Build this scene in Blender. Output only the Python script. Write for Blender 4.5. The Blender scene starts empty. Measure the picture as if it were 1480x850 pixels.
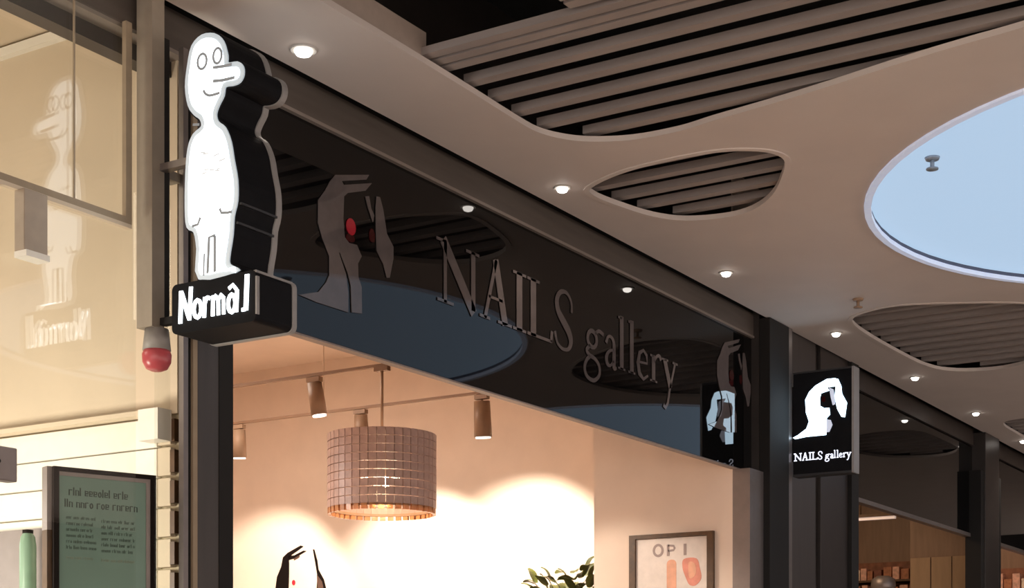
import bpy, bmesh, math, random
from mathutils import Vector, Matrix
random.seed(7)
S = bpy.context.scene
COL = S.collection

# ------------------------------------------------------------------ camera
cam = bpy.data.objects.new('camera', bpy.data.cameras.new('camera'))
COL.objects.link(cam)
cam.location = (0, 0, 1.6)
cam.rotation_euler = (math.pi / 2, 0, math.radians(32.074 - 90))   # upright camera, shopfront runs off to the right along +X
cam.data.sensor_width = 36
cam.data.lens = 36 * 2250 / 1480
cam.data.shift_y = 585 / 1480
cam.data.clip_start = 0.05
S.camera = cam

# ------------------------------------------------------------------ world, exposure
w = bpy.data.worlds.new('world'); S.world = w; w.use_nodes = True
w.node_tree.nodes['Background'].inputs[0].default_value = (1.0, 0.86, 0.77, 1)
w.node_tree.nodes['Background'].inputs[1].default_value = 2.5
S.view_settings.view_transform = 'Standard'
S.view_settings.look = 'None'
S.view_settings.exposure = 0
S.view_settings.gamma = 1
S.view_settings.use_curve_mapping = False


def lamp(name, kind, loc, power, color, aim=None, size=0.1, angle=60, blend=0.6, size_y=None):
    d = bpy.data.lights.new(name, kind)
    d.energy = power; d.color = color
    if kind == 'SPOT':
        d.spot_size = math.radians(angle); d.spot_blend = blend; d.shadow_soft_size = size
    elif kind == 'AREA':
        d.size = size
        if size_y: d.shape = 'RECTANGLE'; d.size_y = size_y
    else:
        d.shadow_soft_size = size
    o = bpy.data.objects.new(name, d); COL.objects.link(o)
    o.location = loc
    if aim is not None:
        o.rotation_euler = (Vector(aim) - Vector(loc)).to_track_quat('-Z', 'Y').to_euler()
    return o


WARM = (1.0, 0.80, 0.58)
# unseen area lights added as shop ambient, plus a strip under the soffit
lamp('shop_fill', 'AREA', (2.2, 6.2, 4.1), 31, (1.0, 0.90, 0.74), (4.2, 4.9, 1.6), 1.2)
lamp('shop_fill', 'AREA', (2.9, 5.0, 1.9), 30, (1.0, 0.92, 0.78), (4.2, 4.7, 2.2), .5)  # added low down to brighten the lower part of the wall
lamp('shelf_strip', 'AREA', (4.168, 6.85, 2.635), 130, (1.0, 0.97, 0.91), (4.24, 6.85, 2.3), .02, size_y=5.2)
lamp('salon_fill', 'AREA', (7.4, 7.6, 4.3), 58, (1.0, 0.86, 0.73), (7.4, 7.6, 0), 1.6)  # added overhead fill for the salon, no fixture built
lamp('store_fill', 'AREA', (13.2, 5.6, 3.9), 26, (1.0, 0.68, 0.42), (14.2, 5.0, 0), 1.0)

# ------------------------------------------------------------------ materials
MATS = {}


def mat(name, col, rough=0.6, metal=0.0, var=0.06, scale=18.0, bump=0.0, spec=0.5, emit=None, estr=0.0, trans=0.0, stretch=None):
    if name in MATS: return MATS[name]
    m = bpy.data.materials.new(name); m.use_nodes = True
    nt = m.node_tree; n = nt.nodes; l = nt.links
    b = n['Principled BSDF']
    tc = n.new('ShaderNodeTexCoord'); mp = n.new('ShaderNodeMapping'); nz = n.new('ShaderNodeTexNoise'); rp = n.new('ShaderNodeValToRGB')
    if stretch: mp.inputs['Scale'].default_value = stretch
    nz.inputs['Scale'].default_value = scale; nz.inputs['Detail'].default_value = 4
    c0 = [max(0, c * (1 - var)) for c in col]; c1 = [min(1, c * (1 + var)) for c in col]
    rp.color_ramp.elements[0].color = (*c0, 1); rp.color_ramp.elements[1].color = (*c1, 1)
    rp.color_ramp.elements[0].position = .3; rp.color_ramp.elements[1].position = .7
    l.new(tc.outputs['Object'], mp.inputs[0]); l.new(mp.outputs[0], nz.inputs['Vector'])
    l.new(nz.outputs['Fac'], rp.inputs[0]); l.new(rp.outputs[0], b.inputs['Base Color'])
    b.inputs['Roughness'].default_value = rough; b.inputs['Metallic'].default_value = metal
    b.inputs['Specular IOR Level'].default_value = spec
    if trans: b.inputs['Transmission Weight'].default_value = trans
    if bump:
        bp = n.new('ShaderNodeBump'); bp.inputs['Strength'].default_value = bump; bp.inputs['Distance'].default_value = .01
        l.new(nz.outputs['Fac'], bp.inputs['Height']); l.new(bp.outputs[0], b.inputs['Normal'])
    if emit:
        b.inputs['Emission Color'].default_value = (*emit, 1); b.inputs['Emission Strength'].default_value = estr
    MATS[name] = m
    return m


def glass_mat():
    m = bpy.data.materials.new('shop_glass'); m.use_nodes = True
    nt = m.node_tree; n = nt.nodes; l = nt.links; n.clear()
    out = n.new('ShaderNodeOutputMaterial'); mix = n.new('ShaderNodeMixShader')
    tr = n.new('ShaderNodeBsdfTransparent'); gl = n.new('ShaderNodeBsdfGlossy'); gl.inputs['Roughness'].default_value = 0.01
    tr.inputs[0].default_value = (.97, .98, .97, 1)
    lw = n.new('ShaderNodeLayerWeight'); lw.inputs[0].default_value = .5
    pw = n.new('ShaderNodeMath'); pw.operation = 'POWER'; pw.inputs[1].default_value = 5
    ma = n.new('ShaderNodeMath'); ma.operation = 'MULTIPLY_ADD'; ma.inputs[1].default_value = .95; ma.inputs[2].default_value = .045
    l.new(lw.outputs['Facing'], pw.inputs[0]); l.new(pw.outputs[0], ma.inputs[0]); l.new(ma.outputs[0], mix.inputs[0])
    l.new(tr.outputs[0], mix.inputs[1]); l.new(gl.outputs[0], mix.inputs[2]); l.new(mix.outputs[0], out.inputs[0])
    return m


M_GLASS = glass_mat()
M_CEIL = mat('gypsum_ceiling', (.72, .64, .59), .7, var=.03, scale=3)
M_FLOOR = mat('stone_floor', (.46, .40, .35), .35, var=.1, scale=6)
M_DARK = mat('black_plenum', (.012, .011, .011), .9, var=.2)
M_FASCIA = mat('gloss_black_panel', (.004, .0035, .0035), .02, var=.1, spec=.30)
M_BRONZE = mat('bronze_profile', (.108, .086, .072), .62, .15, var=.12, scale=9, stretch=(.3, 1, 3))
M_LIP = mat('bronze_lip', (.26, .215, .185), .5, .1)
M_BLACKGAP = mat('black_and_gap_shade', (.008, .006, .005), .8)  # own black of posts and fittings, also painted shade in the gap
M_POST = mat('dark_brown_post', (.042, .034, .031), .4, .2, var=.12, scale=8)
M_POSTMID = mat('grey_brown_cladding', (.060, .050, .046), .45, .1, var=.1, scale=6, stretch=(3, 3, .3))
M_GREYALU = mat('grey_aluminium', (.23, .20, .19), .4, .6)
M_SLAT = mat('taupe_slat', (.35, .305, .285), .55, var=.08, scale=12, stretch=(1, .2, 1))
M_SKY = mat('luminous_blue_membrane', (.1, .1, .1), .5, emit=(.44, .61, .81), estr=.93, var=.02)
M_RING = mat('lavender_ring_glow', (.66, .68, .78), .5, emit=(.42, .50, .66), estr=.5)  # frame ring is no lamp; its brightness is put in as emission
M_FITTING = mat('grey_blue_fitting', (.30, .37, .46), .5)
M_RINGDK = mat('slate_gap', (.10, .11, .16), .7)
M_LENS = mat('lamp_lens', (.8, .8, .8), .3, emit=(1, .93, .86), estr=10)
M_SPOTLENS = mat('spot_lens', (.8, .8, .8), .3, emit=(1, .90, .78), estr=3)
M_TRIMRING = mat('white_trim_ring', (.55, .52, .48), .5)
M_LIT = mat('sign_white_acrylic', (.8, .8, .8), .4, emit=(.88, 1.0, 1.05), estr=2.7, var=.01)
M_LITEDGE = mat('sign_edge_acrylic', (.5, .53, .56), .4, emit=(.36, .43, .47), estr=.8, var=.01)
M_MARK = mat('grey_print', (.20, .20, .20), .6, emit=(.16, .17, .18), estr=.8)
M_MARKSOFT = mat('pale_grey_print', (.5, .5, .5), .6, emit=(.45, .47, .48), estr=.9)
M_CASE = mat('black_sign_case', (.007, .007, .009), .75, var=.15, spec=.2)
M_SEAM = mat('sign_case_seam', (.035, .035, .038), .5)
M_RIM = mat('grey_sign_rim', (.34, .33, .325), .55)
M_LETTER = mat('brushed_grey_letter', (.115, .095, .092), .02, var=.08, spec=.30)
M_RED = mat('red_nail', (.42, .02, .035), .1)
M_DKRED = mat('dark_red_nail', (.05, .006, .006), .1)
M_BEIGE = mat('beige_plaster', (.70, .585, .44), .7, var=.03, scale=4)
M_BEIGEDK = mat('beige_reveal', (.36, .28, .19), .7)
M_PLANK = mat('white_plank', (.90, .86, .77), .5, var=.03)
M_JOINT = mat('plank_joint', (.50, .42, .28), .7)
M_PEACH = mat('peach_plaster', (.80, .655, .545), .7, var=.03, scale=5)
M_SHOPFLOOR = mat('shop_floor', (.55, .42, .32), .5)
M_TRACK = mat('tan_track', (.40, .26, .17), .5)
M_SPOT = mat('tan_spot_body', (.30, .18, .11), .45)
M_RAIL = mat('brown_rail', (.26, .15, .09), .6)
M_WOOD = mat('dark_walnut_frame', (.09, .045, .018), .45, var=.3, scale=20)
M_PAPER = mat('poster_paper', (.80, .72, .66), .6)
M_CORAL = mat('coral_print', (.75, .30, .22), .6, var=.12)
M_CORAL2 = mat('peach_print', (.80, .42, .28), .6, var=.12)
M_INK = mat('grey_ink', (.40, .32, .30), .7)
M_BLACK = mat('black_frame', (.010, .006, .005), .6, spec=.15)
M_GREEN = mat('sage_green_print', (.20, .315, .26), .45, var=.12, scale=3)
M_GREENINK = mat('dark_green_ink', (.035, .06, .048), .6)
M_GREENINK2 = mat('mid_green_ink', (.085, .125, .10), .6)
M_PALEINK = mat('pale_green_ink', (.28, .33, .25), .6)
M_BROWNWALL = mat('brown_veneer', (.26, .16, .10), .5, var=.12, scale=6, stretch=(4, 4, .5))
M_TAN = mat('tan_veneer_lit', (.42, .27, .15), .5, var=.1, scale=5, stretch=(3, 3, .5))  # tan wood with light on the lower nib put into the tone
M_LEAF = mat('olive_leaf', (.075, .08, .015), .5, var=.5, scale=8)
M_STEM = mat('plant_stem', (.12, .08, .04), .7)
M_POT = mat('clay_pot', (.30, .18, .12), .7)
M_BEAD = mat('blush_bead', (.52, .35, .30), .4, var=.15)
M_BEADLIT = mat('bead_bulb_glow', (.75, .36, .16), .25, var=.2, trans=.45)  # glow of the bulbs on the lowest beads, put into the colour
M_BULB = mat('warm_bulb', (.9, .8, .7), .3, emit=(1, .80, .55), estr=14)
M_ALARM = mat('alarm_red', (.52, .085, .10), .3)
M_ALARMB = mat('alarm_grey_base', (.30, .28, .26), .5)
M_UPRIGHT = mat('warm_grey_upright', (.34, .29, .23), .55)
M_CLOSER = mat('warm_grey_closer', (.42, .34, .26), .5)
M_TAG = mat('brushed_steel_tag', (.30, .255, .24), .4, .4)

# ------------------------------------------------------------------ mesh helpers


def link(name, me, m, parent=None, smooth=False):
    if m is not None and not me.materials: me.materials.append(m)
    if smooth:
        for p in me.polygons: p.use_smooth = True
    o = bpy.data.objects.new(name, me); COL.objects.link(o)
    if parent is not None: o.parent = parent
    return o


def done(name, bm, m, parent=None, smooth=False):
    bmesh.ops.recalc_face_normals(bm, faces=bm.faces)
    me = bpy.data.meshes.new(name); bm.to_mesh(me); bm.free()
    return link(name, me, m, parent, smooth)


def tag(o, label, cat, group=None):
    o['label'] = label; o['category'] = cat
    if group: o['group'] = group
    return o


def empty(name, loc, label, cat, group=None, rz=0):
    o = bpy.data.objects.new(name, None); COL.objects.link(o); o.location = loc; o.rotation_euler = (0, 0, rz)
    o.empty_display_size = .1
    return tag(o, label, cat, group)


def struct(o):
    o['kind'] = 'structure'; return o


def box_bm(bm, x0, x1, y0, y1, z0, z1):
    v = [bm.verts.new((x, y, z)) for z in (z0, z1) for (x, y) in ((x0, y0), (x1, y0), (x1, y1), (x0, y1))]
    for f in ((0, 3, 2, 1), (4, 5, 6, 7), (0, 1, 5, 4), (1, 2, 6, 5), (2, 3, 7, 6), (3, 0, 4, 7)):
        bm.faces.new([v[i] for i in f])


def box(name, m, x0, x1, y0, y1, z0, z1, parent=None, bevel=0):
    bm = bmesh.new()
    box_bm(bm, x0, x1, y0, y1, z0, z1)
    if bevel: bmesh.ops.bevel(bm, geom=bm.edges[:], offset=bevel, segments=2, affect='EDGES', profile=.5)
    o = done(name, bm, m)
    if parent is not None: o.parent = parent; o.matrix_parent_inverse = parent.matrix_basis.inverted()
    return o


def tube_bm(bm, p0, p1, r0, r1=None, seg=16, caps=True):
    p0, p1 = Vector(p0), Vector(p1); r1 = r0 if r1 is None else r1
    d = (p1 - p0).normalized(); a = d.orthogonal().normalized(); b = d.cross(a)
    ra, rb = [], []
    for i in range(seg):
        t = 2 * math.pi * i / seg; q = a * math.cos(t) + b * math.sin(t)
        ra.append(bm.verts.new(p0 + q * r0)); rb.append(bm.verts.new(p1 + q * r1))
    for i in range(seg):
        j = (i + 1) % seg; bm.faces.new((ra[i], ra[j], rb[j], rb[i]))
    if caps: bm.faces.new(ra[::-1]); bm.faces.new(rb)


def keep(o, parent):
    o.parent = parent; o.matrix_parent_inverse = parent.matrix_basis.inverted(); return o


def tube(name, m, p0, p1, r0, r1=None, seg=16, parent=None):
    bm = bmesh.new(); tube_bm(bm, p0, p1, r0, r1, seg)
    o = done(name, bm, m, None, True)
    return keep(o, parent) if parent is not None else o


def lathe(name, m, prof, c, seg=24, parent=None):
    bm = bmesh.new(); rings = []
    for r, z in prof:
        rings.append([bm.verts.new((c[0] + r * math.cos(2 * math.pi * i / seg), c[1] + r * math.sin(2 * math.pi * i / seg), c[2] + z)) for i in range(seg)])
    for A, B in zip(rings, rings[1:]):
        for i in range(seg):
            j = (i + 1) % seg; bm.faces.new((A[i], A[j], B[j], B[i]))
    if prof[0][0] > 1e-4: bm.faces.new(rings[0][::-1])
    if prof[-1][0] > 1e-4: bm.faces.new(rings[-1])
    bmesh.ops.remove_doubles(bm, verts=bm.verts, dist=1e-5)
    o = done(name, bm, m, None, True)
    return keep(o, parent) if parent is not None else o


class Frame:                                   # a flat working plane: u, v in the plane, n out of it
    def __init__(s, o, u, v, n): s.o, s.u, s.v, s.n = map(Vector, (o, u, v, n))
    def __call__(s, a, b, c=0): return s.o + s.u * a + s.v * b + s.n * c


def prism(name, m, pts, F, c0, c1, parent=None):
    bm = bmesh.new()
    A = [bm.verts.new(F(a, b, c0)) for a, b in pts]; B = [bm.verts.new(F(a, b, c1)) for a, b in pts]
    fa = bm.faces.new(A); fb = bm.faces.new(B[::-1])
    k = len(pts)
    for i in range(k):
        j = (i + 1) % k; bm.faces.new((A[j], A[i], B[i], B[j]))
    fa.normal_update(); fb.normal_update()
    bmesh.ops.triangulate(bm, faces=[fa, fb], ngon_method='EAR_CLIP')
    o = done(name, bm, m)
    return keep(o, parent) if parent is not None else o


def smooth_pts(pts, n=5, closed=False):
    out = []; k = len(pts); rng = range(k) if closed else range(k - 1)
    g = (lambda i: pts[i % k]) if closed else (lambda i: pts[min(max(i, 0), k - 1)])
    for i in rng:
        p0, p1, p2, p3 = g(i - 1), g(i), g(i + 1), g(i + 2)
        for s in range(n):
            t = s / n
            out.append(tuple(.5 * ((2 * p1[q]) + (-p0[q] + p2[q]) * t + (2 * p0[q] - 5 * p1[q] + 4 * p2[q] - p3[q]) * t * t + (-p0[q] + 3 * p1[q] - 3 * p2[q] + p3[q]) * t ** 3) for q in range(len(p1))))
    if not closed: out.append(tuple(pts[-1]))
    return out


def stroke_bm(bm, pts, wid, F, c0, c1, curve=False, closed=False):
    """a raised stroke of the given width (number or one per point)"""
    k = len(pts); wd = wid if isinstance(wid, (list, tuple)) else [wid] * k
    P = [(p[0], p[1], q) for p, q in zip(pts, wd)]
    if curve: P = smooth_pts(P, 5, closed)
    k = len(P); rows = []
    for i, (a, b, q) in enumerate(P):
        pa = P[(i - 1) % k] if (closed or i) else P[i]; pb = P[(i + 1) % k] if (closed or i < k - 1) else P[i]
        d = Vector((pb[0] - pa[0], pb[1] - pa[1]))
        d = d.normalized() if d.length > 1e-9 else Vector((1, 0)); nx, ny = -d.y * q / 2, d.x * q / 2
        rows.append([bm.verts.new(F(a + nx, b + ny, c0)), bm.verts.new(F(a - nx, b - ny, c0)), bm.verts.new(F(a - nx, b - ny, c1)), bm.verts.new(F(a + nx, b + ny, c1))])
    for i in range(k if closed else k - 1):
        A, B = rows[i], rows[(i + 1) % k]
        for e in range(4):
            f = (e + 1) % 4; bm.faces.new((A[e], A[f], B[f], B[e]))
    if not closed: bm.faces.new(rows[0]); bm.faces.new(rows[-1][::-1])


def strokes(name, m, lst, F, c0, c1, parent=None):
    bm = bmesh.new()
    for s in lst: stroke_bm(bm, s[0], s[1], F, c0, c1, *(s[2:] if len(s) > 2 else ()))
    o = done(name, bm, m)
    return keep(o, parent) if parent is not None else o


def stuff_part(o):
    o['kind'] = 'stuff'; return o


def offset_poly(pts, d):
    k = len(pts); area = sum(pts[i][0] * pts[(i + 1) % k][1] - pts[(i + 1) % k][0] * pts[i][1] for i in range(k))
    sg = 1 if area > 0 else -1; out = []
    for i in range(k):
        a, b, c = (Vector(pts[(i + j) % k]) for j in (-1, 0, 1))
        e = (b - a).normalized() + (c - b).normalized()
        e = e.normalized() if e.length > 1e-6 else (b - a).normalized()
        out.append((b.x + e.y * d * sg, b.y - e.x * d * sg))
    return out


def rrect(a0, a1, b0, b1, r, n=5):
    P = []
    for ca, cb, t0 in ((a1 - r, b1 - r, 0), (a0 + r, b1 - r, 90), (a0 + r, b0 + r, 180), (a1 - r, b0 + r, 270)):
        for i in range(n + 1):
            t = math.radians(t0 + 90 * i / n); P.append((ca + r * math.cos(t), cb + r * math.sin(t)))
    return P


def circle(cx, cy, r, n=72, ry=None):
    ry = ry or r
    return [(cx + r * math.cos(2 * math.pi * i / n), cy + ry * math.sin(2 * math.pi * i / n)) for i in range(n)]


def sheet(name, m, outer, holes, z0, z1):
    cu = bpy.data.curves.new(name, 'CURVE'); cu.dimensions = '2D'; cu.fill_mode = 'BOTH'; cu.extrude = (z1 - z0) / 2
    for pl in [outer] + holes:
        sp = cu.splines.new('POLY'); sp.points.add(len(pl) - 1); sp.use_cyclic_u = True
        for p, q in zip(sp.points, pl): p.co = (q[0], q[1], 0, 1)
    t = bpy.data.objects.new('temporary', cu); COL.objects.link(t)
    dg = bpy.context.evaluated_depsgraph_get(); dg.update()
    me = bpy.data.meshes.new_from_object(t.evaluated_get(dg)); bpy.data.objects.remove(t); bpy.data.curves.remove(cu)
    me.name = name; me.materials.clear()
    o = link(name, me, m); o.location.z = (z0 + z1) / 2
    return o


ZC = 4.085      # mall ceiling
XE = 24.0       # far end of the mall passage

# ------------------------------------------------------------------ setting: floor, ceiling, plenum
struct(box('floor', M_FLOOR, -7, XE, -9, 4.1, -.1, 0))
struct(box('trim_14', M_DARK, -7, XE, -9, 10.6, 5.0, 5.1))                      # roof slab over everything
struct(box('wall_opposite_blocker', M_POSTMID, -7, XE, -9.1, -9, 2.4, 5.0))  # unseen header added to keep world glare out of the glass reflections
struct(box('plenum_blocker_left', M_DARK, -7.1, -7, -9, 10.6, ZC, 5.0))  # added out of view to stop world light leaking into the plenum
struct(box('plenum_blocker_right', M_DARK, XE, XE + .1, -9, 10.6, 0, 5.0))  # unseen end closure, added against world light leaking in
struct(box('wall_front_upper', M_POST, -7, XE, 4.13, 4.2, 3.9, 5.0))

big = smooth_pts([(2.3, 3.3), (2.6, 3.52), (3.4, 3.52), (4.4, 3.52), (5.2, 3.525), (5.64, 3.535), (5.84, 3.53), (5.97, 3.48), (6.07, 3.39), (6.15, 3.22), (6.164, 3.0), (6.13, 2.82),
                  (6.09, 2.56), (6.035, 2.26), (5.965, 1.95), (5.915, 1.66), (5.87, 1.35), (5.6, -.3), (5.1, -1.3), (4.2, -1.7), (3.0, -1.5), (2.4, -.8), (2.2, 1.2)], 4, True)
small = smooth_pts([(6.60, 3.70), (6.49, 3.47), (6.455, 3.22), (6.465, 2.98), (6.52, 2.84), (6.61, 2.75), (6.74, 2.73), (6.92, 2.81), (7.18, 2.97), (7.35, 3.15), (7.395, 3.33), (7.33, 3.53), (7.17, 3.65), (6.91, 3.72), (6.72, 3.745)], 4, True)
third = smooth_pts([(9.80, 3.53), (9.67, 3.38), (9.625, 3.15), (9.76, 2.83), (9.99, 2.47), (10.4, 2.2), (11.0, 2.2), (11.5, 2.45), (11.8, 2.9), (11.895, 3.14), (11.8, 3.41), (11.5, 3.555), (10.8, 3.595), (10.1, 3.59)], 4, True)
fourth = smooth_pts([(14.25, 3.70), (14.1, 3.48), (14.2, 3.1), (14.8, 2.75), (15.6, 2.9), (15.85, 3.4), (15.5, 3.70), (14.8, 3.74)], 4, True)
SK = [(8.25, .85, 1.93), (13.35, 1.15, 1.93)]
holes = [big, small, third, fourth] + [circle(*s) for s in SK]
ceiling = struct(sheet('ceiling', M_CEIL, [(-7, -9), (XE, -9), (XE, 3.985), (-7, 3.985)], holes, ZC, ZC + .025))
keep(box('void_upstand', mat('tan_upstand', (.46, .37, .31), .7), 2.3, 5.02, 3.545, 3.58, ZC + .025, 4.225), ceiling)


def span(poly, x):
    ys = []
    for (x0, y0), (x1, y1) in zip(poly, poly[1:] + poly[:1]):
        if (x0 <= x < x1) or (x1 <= x < x0): ys.append(y0 + (y1 - y0) * (x - x0) / (x1 - x0))
    return (min(ys), max(ys)) if len(ys) > 1 else None


def slats(poly, xs, w=.056, h=.036, z=4.125, ext=.2):
    for x in xs:
        q = [v for v in (span(poly, x - w), span(poly, x), span(poly, x - w / 2)) if v]
        if not q: continue
        y0, y1 = min(v[0] for v in q) - ext, max(v[1] for v in q) + .03
        o = box('slat', M_SLAT, x - w, x, y0, y1, z, z + h)
        keep(o, ceiling)


slats(big, [5.035, 5.105, 5.175], .05, .03)
slats(big, [5.36 + .19 * k for k in range(5)], ext=.9)
slats(small, [6.41 + .19 * k for k in range(6)])
slats(third, [9.74 + .2 * k for k in range(12)])
slats(fourth, [14.3 + .2 * k for k in range(9)])
# short raft of slats hanging further up in the open void
for x in (4.88, 4.95):
    keep(box('slat', M_SLAT, x - .05, x, -.6, 2.85, 4.13, 4.16), ceiling)


def ring_strip(name, m, poly, wd, z0, z1, parent):
    bm = bmesh.new(); F = Frame((0, 0, 0), (1, 0, 0), (0, 1, 0), (0, 0, 1))
    stroke_bm(bm, poly, wd, F, z0, z1, False, True)
    return keep(done(name, bm, m), parent)


ring_strip('opening_rim', M_CEIL, small, .03, ZC - .006, ZC + .02, ceiling)
ring_strip('opening_rim', M_CEIL, third, .03, ZC - .004, ZC + .02, ceiling)

duct = tag(tube('ceiling_pipe', M_SLAT, (4.9, 3.35, 4.62), (5.6, 2.55, 4.62), .035), 'dull pipe seen inside the dark open void above the ceiling', 'pipe')

for i, (cx, cy, r) in enumerate(SK):
    lab = ['large round pale blue luminous ceiling panel in view on the right', 'round pale blue luminous ceiling panel beyond the frame on the far right'][i]
    t = empty('luminous_ceiling_panel', (cx, cy, ZC), lab, 'ceiling light', 'round luminous ceiling panels')
    prism('light_membrane', M_SKY, circle(cx, cy, r - .012), Frame((0, 0, 0), (1, 0, 0), (0, 1, 0), (0, 0, 1)), ZC + .035, ZC + .06, t)
    prism('glow_blocker_lid', M_DARK, circle(cx, cy, r + .04), Frame((0, 0, 0), (1, 0, 0), (0, 1, 0), (0, 0, 1)), ZC + .062, ZC + .08, t)  # unseen cover added to hide the membrane's glow from outside
    ring_strip('glow_blocker_side', M_DARK, circle(cx, cy, r + .03), .02, ZC + .026, ZC + .062, t)  # added ring blocking glow from the membrane's edge
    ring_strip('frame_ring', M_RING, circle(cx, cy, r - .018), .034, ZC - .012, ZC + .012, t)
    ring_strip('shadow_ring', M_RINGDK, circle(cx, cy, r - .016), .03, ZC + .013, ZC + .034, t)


def lathe_mesh(prof, seg=20):
    bm = bmesh.new(); rings = []
    for r, z in prof: rings.append([bm.verts.new((r * math.cos(2 * math.pi * i / seg), r * math.sin(2 * math.pi * i / seg), z)) for i in range(seg)])
    for A, B in zip(rings, rings[1:]):
        for i in range(seg): bm.faces.new((A[i], A[(i + 1) % seg], B[(i + 1) % seg], B[i]))
    bm.faces.new(rings[0]); bm.faces.new(rings[-1][::-1])
    bmesh.ops.recalc_face_normals(bm, faces=bm.faces)
    me = bpy.data.meshes.new('turned'); bm.to_mesh(me); bm.free(); return me


me_lens = lathe_mesh([(.010, -.026), (.022, -.021), (.027, -.012), (.027, 0)]); me_trim = lathe_mesh([(.040, -.006), (.044, .0)])
where = ['beside the white cartoon sign, brightest of the row', 'between the large slatted opening and the small one', 'above the middle of the grey lettering',
         'above the lit hand sign', 'right of the lit hand sign', 'third from the far right end', 'at the right edge of the photo']
where = ['small round ceiling downlight nearest the white cartoon sign, brightest of the row', 'small round ceiling downlight just left of the small slatted opening',
         'small round ceiling downlight above the end of the grey lettering', 'small round ceiling downlight above the square hand sign',
         'small round ceiling downlight below the far right slatted opening', 'small round ceiling downlight second from the right edge',
         'small round ceiling downlight at the right edge of the photo']
for i, x in enumerate((4.625, 6.54, 8.35, 10.13, 11.85, 13.61, 15.31)):
    y = (3.84, 3.81, 3.76, 3.75, 3.75, 3.77, 3.79)[i]
    t = empty('ceiling_downlight', (x, y, ZC), where[i], 'downlight', 'row of downlights along the shopfront')
    a = link('trim_ring', me_trim, M_TRIMRING, t); b = link('lens', me_lens, M_LENS, t)
    if i == 0: a.scale = b.scale = (1.25, 1.25, 1)
    lamp('downlight_beam', 'SPOT', (x, y, ZC - .03), 16, (1, .86, .72), (x, y, 0), .03, 110, .8)


def sprinkler(x, y, label, m):
    t = empty('sprinkler_head', (x, y, ZC), label, 'sprinkler')
    tube('rose', m, (x, y, ZC), (x, y, ZC - .012), .035, .03, 16, t)
    tube('stem', m, (x, y, ZC - .012), (x, y, ZC - .05), .010, None, 10, t)
    tube('deflector', m, (x, y, ZC - .05), (x, y, ZC - .056), .028, None, 12, t)


sprinkler(9.34, 3.315, 'small brown sprinkler head on the ceiling beside the far slatted opening', M_TRACK)
sprinkler(7.08, 2.16, 'small grey fitting hanging in front of the round blue ceiling panel', M_FITTING)

# ------------------------------------------------------------------ shopfront: trims, panels, posts


def head_trim(n, x0, x1, m=M_BRONZE, lip=M_LIP):
    o = struct(box('trim_%d' % n, m, x0, x1, 4.07, 4.13, 3.972, 4.118))
    keep(box('lower_lip', lip, x0, x1, 4.064, 4.13, 3.958, 3.972), o)
    keep(box('gap_shade_strip', M_BLACKGAP, x0, x1, 4.075, 4.13, 4.118, 4.25), o)  # black strip painting the shade in the gap above the trim
    return o


head_trim(1, -3, 4.19)
head_trim(2, 4.19, 9.60)
M_DKTRIM = mat('dark_brown_profile', (.070, .055, .047), .42, .3, var=.1)
head_trim(3, 11.2, 14.62, M_DKTRIM, M_POST)
head_trim(4, 15.1, 22.0, M_DKTRIM, M_POST)

M_SOFFIT = mat('panel_return', (.30, .24, .21), .5)
fas = struct(box('wall_front', M_FASCIA, 4.36, 9.50, 4.085, 4.13, 3.086, 3.98))
keep(box('panel_edge', M_SOFFIT, 4.36, 9.50, 4.088, 4.13, 3.078, 3.0855), fas)
f3 = struct(box('wall_front_far', M_FASCIA, 11.2, 14.62, 4.085, 4.13, 3.14, 3.98))
keep(box('panel_edge', M_GREYALU, 11.2, 14.62, 4.07, 4.13, 3.105, 3.139), f3)
f4 = struct(box('wall_front_end', M_FASCIA, 15.1, 22, 4.085, 4.13, 3.14, 3.98))
keep(box('panel_edge', M_GREYALU, 15.1, 22, 4.07, 4.13, 3.105, 3.139), f4)

# column between the two shops on the left
c = struct(box('trim_5', M_POSTMID, 4.20, 4.385, 3.985, 4.035, 0, 3.92, bevel=.004))
keep(box('column_edge', M_BLACKGAP, 4.312, 4.387, 3.982, 4.142, 0, 3.05), c)
c2 = struct(box('trim_6', M_GREYALU, 4.128, 4.152, 3.985, 4.008, 0, 3.95))
keep(box('seal', M_BLACKGAP, 4.152, 4.178, 3.998, 4.02, 0, 3.92), c2)
keep(box('bead', M_BEIGEDK, 4.178, 4.20, 3.985, 4.02, 0, 3.92), c2)
# pilaster between the salon and the far shop
p = struct(box('trim_7', M_POST, 9.47, 11.2, 4.03, 4.2, 0, 4.2))
keep(box('jamb', M_GREYALU, 9.25, 9.47, 4.0, 4.12, 0, 3.078), p)
keep(box('post', M_BLACKGAP, 9.47, 9.80, 3.955, 4.03, 0, 4.083, bevel=.004), p)
keep(box('edge_strip', M_GREYALU, 9.80, 9.865, 3.96, 4.03, 0, 4.083), p)
keep(box('cladding_panel', M_POSTMID, 9.88, 10.40, 4.0, 4.03, 0, 4.12, bevel=.003), p)
keep(box('cladding_panel', M_POST, 10.50, 11.05, 4.0, 4.03, 0, 4.12, bevel=.003), p)
keep(box('post', M_BLACKGAP, 11.05, 11.2, 3.97, 4.03, 0, 4.083), p)
keep(box('fixing_plate', M_BLACKGAP, 10.38, 10.55, 3.99, 4.0, 3.84, 3.90), p)
p = struct(box('trim_8', M_POST, 14.62, 15.1, 3.96, 4.15, 0, 4.083, bevel=.004))
keep(box('post_edge', M_BLACKGAP, 14.52, 14.62, 3.975, 4.12, 0, 3.72), p)
keep(box('post_edge', M_BLACKGAP, 15.1, 15.22, 3.975, 4.12, 0, 3.72), p)

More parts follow.
